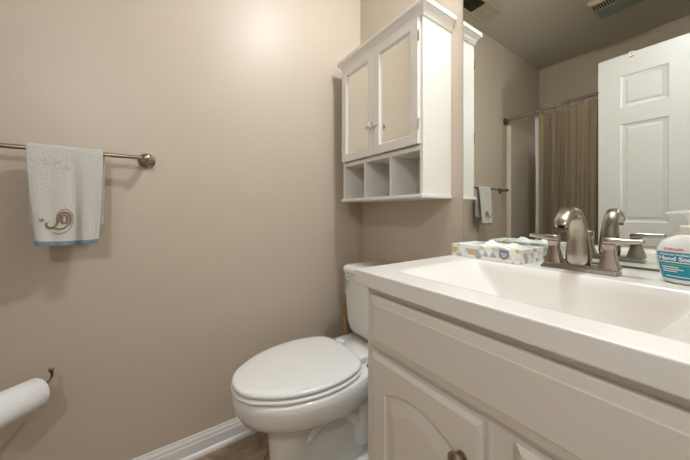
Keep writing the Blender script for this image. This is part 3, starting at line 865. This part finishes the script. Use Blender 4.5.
pr2 = [(0.9, -0.6), (0.62, -1.15), (0.1, -1.5), (-0.5, -1.62), (-1.1, -1.5)]
def cr(pts, n=6):
    out = []
    P_ = [pts[0]] + pts + [pts[-1]]
    for i in range(1, len(P_) - 2):
        for k in range(n):
            f = k / n; p0, p1, p2, p3 = P_[i - 1], P_[i], P_[i + 1], P_[i + 2]
            out.append(tuple(0.5 * (2 * p1[c] + (p2[c] - p0[c]) * f + (2 * p0[c] - 5 * p1[c] + 4 * p2[c] - p3[c]) * f * f + (-p0[c] + 3 * p1[c] - 3 * p2[c] + p3[c]) * f ** 3) for c in (0, 1)))
    out.append(pts[-1]); return out
def place(pts, sc): return [(PY + a * sc * 0.92, PZ + b * sc * 1.25) for a, b in pts]
stitch('outline_stitch', place(cr(pl), 0.0210), 0.0009, M['thr_b'])
stitch('outline_stitch', place(cr(pr2), 0.0210), 0.0009, M['thr_b'])
for sc, r, m in ((0.0160, 0.0026, 'thr_g'),):
    stitch('paisley_band', place(cr([(0.62, -0.9)] + [(a * .95, b * .95) for a, b in pl[0:9]] + [(-1.3, -1.15), (-1.9, -1.25), (-2.3, -1.0), (-2.35, -0.6)]), sc), r, M[m])
    stitch('paisley_band', place(cr([(0.62, -0.9), (0.1, -1.3), (-0.6, -1.45), (-1.4, -1.3)]), sc), 0.002, M['thr_g'])
stitch('paisley_core', place(cr([(0.35, -0.7), (0.5, 0), (0.3, 0.5), (-0.15, 0.45), (-0.3, -0.1), (-0.1, -0.7)]), 0.0160), 0.0030, M['thr_p'])
stitch('paisley_core', place(cr([(0.15, -0.45), (0.2, 0.05), (0.0, 0.2)]), 0.0160), 0.0018, M['thr_y'])
for k in range(5):
    a = 2 * PI * k / 5; c0 = (-1.2215, 0.940)
    stitch('star_petal', [c0, (c0[0] + 0.0065 * math.cos(a), c0[1] + 0.0055 * math.sin(a))], 0.0013, M['thr_b'])
for (cy_, cz_, n_) in ((-1.192, 1.112, 6), (-1.215, 1.105, 4), (-1.172, 1.095, 5)):
    for k in range(n_):
        a = 2 * PI * k / n_ + cy_ * 40
        stitch('faint_flower', [(cy_, cz_), (cy_ + 0.0075 * math.cos(a), cz_ + 0.0085 * math.sin(a))], 0.0011, M['stain'])

# ------------------------------------------------------------------ toilet paper and holder
TE = Vector((0.097, -1.234, 0.4475)); TD = Vector((0.80, -0.59, 0.12)).normalized(); TN = Vector((0, 0, 1)).cross(TD).normalized(); TU = TD.cross(TN)
def tl(u, w, h): p = TE + TD * u + TN * w + TU * h; return (p.x, p.y, p.z)
t = thing('paper_holder', 'bronze toilet paper holder with an upturned arm tip below the towel bar', 'paper holder', (0.28, -1.395, 0))
PT = Vector(tl(0.19, 0, 0.013)); 
bm = bm_new(); lathe(bm, [(0.075, 0.0006), (0.076, 0.005), (0.070, 0.010), (0.015, 0.016), (0.008, 0.03)], (PT.x, PT.y, 0), 'z', 36); obj('base', bm, M['nickeld'], t, smooth=True, angle=30)
bm = bm_new(); tube(bm, [(PT.x, PT.y, 0.02), (PT.x, PT.y, PT.z + 0.06)], 0.006, 14); obj('pole', bm, M['nickeld'], t, smooth=True)
bm = bm_new()
tube(bm, [tl(0.19, 0, 0.0125), tl(0.14, 0, 0.0125), tl(0.06, 0, 0.0125), tl(0.0, 0, 0.0125), tl(-0.018, 0, 0.0135), tl(-0.030, 0, 0.018), tl(-0.038, 0, 0.026), tl(-0.039, 0, 0.036), tl(-0.036, 0, 0.044)], [0.004, 0.004, 0.004, 0.004, 0.0038, 0.0034, 0.0032, 0.0032, 0.0034], 12)
obj('arm', bm, M['nickeld'], t, smooth=True)
bm = bm_new(); bmesh.ops.create_icosphere(bm, subdivisions=3, radius=0.0062, matrix=Matrix.Translation(tl(-0.035, 0, 0.049))); obj('arm_tip', bm, M['nickeld'], t, smooth=True)
t = thing('toilet_paper_roll', 'white toilet paper roll hanging on the bronze arm', 'toilet paper', tuple(TE + TD * 0.055))
Rr = 0.043; Ln = 0.115
def tring(u, r, n=48): return [tl(u, r * math.cos(2 * PI * k / n), r * math.sin(2 * PI * k / n)) for k in range(n)]
bm = bm_new(); loops(bm, [tring(u, r) for u, r in ((0, 0.0185), (0, Rr - 0.0025), (0.0008, Rr - 0.001), (0.0025, Rr), (Ln - 0.0025, Rr), (Ln, Rr - 0.002), (Ln, 0.0185), (0, 0.0185))], False, False); obj('paper', bm, M['tp'], t, smooth=True)
bm = bm_new(); loops(bm, [tring(u, r) for u, r in ((0.0006, 0.0183), (Ln - .0006, 0.0183), (Ln - .0006, 0.0172), (0.0006, 0.0172), (0.0006, 0.0183))], False, False); obj('cardboard_core', bm, M['card'], t, smooth=True)

# ------------------------------------------------------------------ toilet
TCX = 0.342
t = thing('toilet', 'white two-piece toilet with closed lid between wall and vanity', 'toilet', (TCX, -0.38, 0))
LID = [(-0.760, 0.0), (-0.757, 0.030), (-0.745, 0.060), (-0.718, 0.093), (-0.660, 0.134), (-0.610, 0.155), (-0.550, 0.169), (-0.480, 0.1715), (-0.420, 0.161), (-0.372, 0.140), (-0.346, 0.108), (-0.336, 0.060), (-0.334, 0.0)]
def lid_loop(z, i):
    half = []
    P_ = [(-0.757, -0.030)] + LID + [(-0.336, -0.060)]
    for q in range(1, len(P_) - 2):
        for k in range(4):
            f = k / 4; p0, p1, p2, p3 = P_[q - 1], P_[q], P_[q + 1], P_[q + 2]
            half.append(tuple(0.5 * (2 * p1[c] + (p2[c] - p0[c]) * f + (2 * p0[c] - 5 * p1[c] + 4 * p2[c] - p3[c]) * f * f + (-p0[c] + 3 * p1[c] - 3 * p2[c] + p3[c]) * f ** 3) for c in (0, 1)))
    half.append((-0.334, 0.0))
    kx, ky, ym = (0.1715 - i) / 0.1715, (0.213 - i) / 0.213, -0.547
    full = [(TCX + x * kx, ym + (y - ym) * ky, z) for y, x in half] + [(TCX - x * kx, ym + (y - ym) * ky, z) for y, x in half[-2:0:-1]]
    return full
def egg(z, yb, yf, hw, wb=0.66, n=56, cx=TCX, bp_=0.75, widest=0.45):
    """egg outline: yb back, yf front; half width hw; wb = back squareness"""
    out = []; L_ = yb - yf; ym = yb - L_ * widest
    for k in range(n):
        a = 2 * PI * k / n; c_, s_ = math.cos(a), math.sin(a)
        if s_ <= 0:   # front half (towards -y)
            y = ym + s_ * (ym - yf); x = hw * math.copysign(abs(c_) ** 1.0, c_)
        else:
            y = ym + (yb - ym) * (abs(s_) ** bp_); x = hw * math.copysign(abs(c_) ** wb, c_)
        out.append((cx + x, y, z))
    return out
# bowl with rim, underside and pedestal
secs = [(0.399, -0.275, -0.752, 0.176), (0.392, -0.272, -0.758, 0.180), (0.375, -0.270, -0.759, 0.181), (0.345, -0.268, -0.754, 0.178),
        (0.318, -0.265, -0.740, 0.170), (0.300, -0.262, -0.716, 0.153), (0.288, -0.26, -0.690, 0.130), (0.276, -0.255, -0.668, 0.108), (0.262, -0.25, -0.655, 0.098), (0.22, -0.245, -0.648, 0.093),
        (0.15, -0.24, -0.642, 0.092), (0.08, -0.22, -0.645, 0.096), (0.045, -0.20, -0.652, 0.102), (0.018, -0.19, -0.660, 0.110), (0.002, -0.19, -0.662, 0.112)]
bm = bm_new(); loops(bm, [egg(z, yb, yf, hw) if z > 0.28 else [(TCX + (p[0] - TCX) * (1 - 0.34 * S((p[1] + 0.60) / 0.10) * min(1, (0.28 - z) / 0.03)), p[1], z) for p in egg(z, yb, yf, hw)] for z, yb, yf, hw in secs]); bowl = obj('bowl', bm, M['porc'], t, smooth=True, angle=60)
# rear deck under the tank
bm = bm_new()
def rr2(hx, y0, y1, r, z): return rrect(TCX, (y0 + y1) / 2, hx, (y1 - y0) / 2, r, z)
loops(bm, [rr2(0.090, -0.34, -0.045, 0.03, 0.10), rr2(0.095, -0.34, -0.040, 0.03, 0.25), rr2(0.125, -0.36, -0.035, 0.04, 0.33), rr2(0.150, -0.38, -0.032, 0.04, 0.372), rr2(0.152, -0.38, -0.03, 0.04, 0.393), rr2(0.147, -0.375, -0.035, 0.04, 0.400)])
obj('tank_deck', bm, M['porc'], t, smooth=True, angle=60)
# trapway bulge each side
for s in (-1, 1):
    bm = bm_new()
    tube(bm, [(TCX + s * 0.045, -0.55, 0.16), (TCX + s * 0.050, -0.50, 0.23), (TCX + s * 0.052, -0.42, 0.26), (TCX + s * 0.052, -0.34, 0.22), (TCX + s * 0.052, -0.29, 0.13), (TCX + s * 0.052, -0.23, 0.09), (TCX + s * 0.052, -0.16, 0.12), (TCX + s * 0.052, -0.11, 0.20), (TCX + s * 0.052, -0.11, 0.30)],
         [0.015, 0.024, 0.030, 0.032, 0.032, 0.032, 0.034, 0.036, 0.036], 16)
    obj('trapway', bm, M['porc'], t, smooth=True, sub=1)
bm = bm_new()
loops(bm, [rrect(TCX, -0.315, 0.135, 0.155, 0.10, 0.001), rrect(TCX, -0.315, 0.135, 0.155, 0.10, 0.020), rrect(TCX, -0.315, 0.125, 0.145, 0.10, 0.034), rrect(TCX, -0.315, 0.09, 0.11, 0.08, 0.046)])
obj('foot', bm, M['porc'], t, smooth=True, angle=60)
for s in (-1, 1):
    bm = bm_new(); lathe(bm, [(0.016, 0), (0.016, 0.010), (0.012, 0.018), (0.004, 0.022), (0.0005, 0.0225)], (TCX + s * 0.112, -0.32, 0.030), 'z', 20); obj('bolt_cap', bm, M['seatp'], t, smooth=True)
# seat and lid
bm = bm_new(); e_ = lambda z, i: lid_loop(z, i - 0.003)
loops(bm, [e_(0.4025, 0.007), e_(0.405, 0.001), e_(0.411, 0.0), e_(0.4140, 0.003), e_(0.4155, 0.014)]); obj('seat', bm, M['seatp'], t, smooth=True, angle=60)
bm = bm_new(); e_ = lambda z, i: lid_loop(z, i)
loops(bm, [e_(0.4195, 0.012), e_(0.4210, 0.002), e_(0.427, 0.0), e_(0.4315, 0.003), e_(0.4340, 0.009), e_(0.4360, 0.03), e_(0.4372, 0.07), e_(0.438, 0.12)]); obj('lid', bm, M['seatp'], t, smooth=True, angle=60)
for s in (-1, 1):
    bm = bm_new(); x = TCX + s * 0.075
    box(bm, x - 0.018, x + 0.018, -0.335, -0.298, 0.4008, 0.424); obj('hinge_block', bm, M['seatp'], t, bevel=0.005, seg=3)
    bm = bm_new(); lathe(bm, [(0.0105, 0.0008), (0.0105, 0.005), (0.008, 0.008), (0.0005, 0.009)], (TCX + s * 0.118, -0.315, 0.400), 'z', 16); obj('hinge_screw', bm, M['nickel'], t, smooth=True)
# tank
bm = bm_new()
def rt(w0, y0, z, r=0.035): return rrect(TCX, (y0 - 0.018) / 2, w0, (-0.018 - y0) / 2, r, z, 8)
loops(bm, [rt(0.150, -0.185, 0.4008, 0.03), rt(0.170, -0.203, 0.4075, 0.04), rt(0.174, -0.216, 0.43, 0.045), rt(0.179, -0.221, 0.47), rt(0.184, -0.228, 0.60), rt(0.186, -0.231, 0.682)])
obj('tank', bm, M['porc'], t, smooth=True, angle=60)
bm = bm_new()
def rl(w0, y0, z, r=0.04): return rrect(TCX, (y0 - 0.012) / 2, w0, (-0.012 - y0) / 2, r, z, 8)
loops(bm, [rl(0.189, -0.234, 0.6825), rl(0.192, -0.239, 0.687), rl(0.192, -0.239, 0.702), rl(0.189, -0.235, 0.711), rl(0.183, -0.226, 0.716), rl(0.16, -0.20, 0.7185, 0.03)])
obj('tank_lid', bm, M['porc'], t, smooth=True, angle=60)
bm = bm_new(); lx = TCX - 0.127; ly = -0.2305
lathe(bm, [(0.011, -0.0005), (0.012, -0.004), (0.009, -0.009), (0.006, -0.013)], (lx, ly, 0.660), 'y', 20)
ls = []
for q, w, yy, zz in ((-0.006, 0.008, -0.010, 0.670), (0.006, 0.0105, -0.014, 0.658), (0.02, 0.0095, -0.018, 0.636), (0.035, 0.0125, -0.02, 0.610), (0.042, 0.010, -0.02, 0.601)):
    ls.append([(lx + w, ly + yy, zz), (lx + w * .6, ly + yy - 0.004, zz), (lx - w * .6, ly + yy - 0.004, zz), (lx - w, ly + yy, zz), (lx - w * .6, ly + yy + 0.003, zz), (lx + w * .6, ly + yy + 0.003, zz)])
loops(bm, ls); obj('flush_lever', bm, M['chrome'], t, smooth=True, sub=1)
# supply hose
bm = bm_new()
tube(bm, [(0.53, -0.0010, 0.16), (0.53, -0.05, 0.16)], 0.008, 12)
tube(bm, [(0.53, -0.05, 0.16), (0.535, -0.07, 0.22), (0.52, -0.09, 0.30), (0.505, -0.105, 0.37), (0.500, -0.105, 0.398)], 0.006, 10)
tag(obj('supply_hose', bm, M['nickel'], smooth=True), 'braided water supply hose from the wall up to the toilet tank', 'hose')

# ------------------------------------------------------------------ plunger
t = thing('plunger', 'wooden-handled plunger standing in the corner behind the toilet', 'plunger', (0.085, -0.13, 0))
bm = bm_new(); tube(bm, [(0.072, -0.120, 0.085), (0.071, -0.160, 0.462), (0.071, -0.1605, 0.468)], [0.0105, 0.0105, 0.008], 14); obj('handle', bm, M['wood'], t, smooth=True)
bm = bm_new(); lathe(bm, [(0.052, 0.001), (0.054, 0.005), (0.050, 0.03), (0.036, 0.055), (0.018, 0.066), (0.0145, 0.09), (0.001, 0.092)], (0.072, -0.120, 0), 'z', 32); obj('cup', bm, M['rubber'], t, smooth=True)

# ------------------------------------------------------------------ waste bin
t = thing('waste_bin', 'small white rounded bin on the floor between toilet and vanity', 'bin', (0.588, -0.365, 0))
bm = bm_new(); lathe(bm, [(0.075, 0.0008), (0.080, 0.004), (0.094, 0.09), (0.095, 0.095)], (0.588, -0.365, 0), 'z', 40); obj('body', bm, M['seatp'], t, smooth=True, angle=30)
bm = bm_new(); lathe(bm, [(0.098, 0.0955), (0.0985, 0.104), (0.092, 0.113), (0.070, 0.122), (0.035, 0.127), (0.001, 0.128)], (0.588, -0.365, 0), 'z', 40); obj('lid', bm, M['seatp'], t, smooth=True)
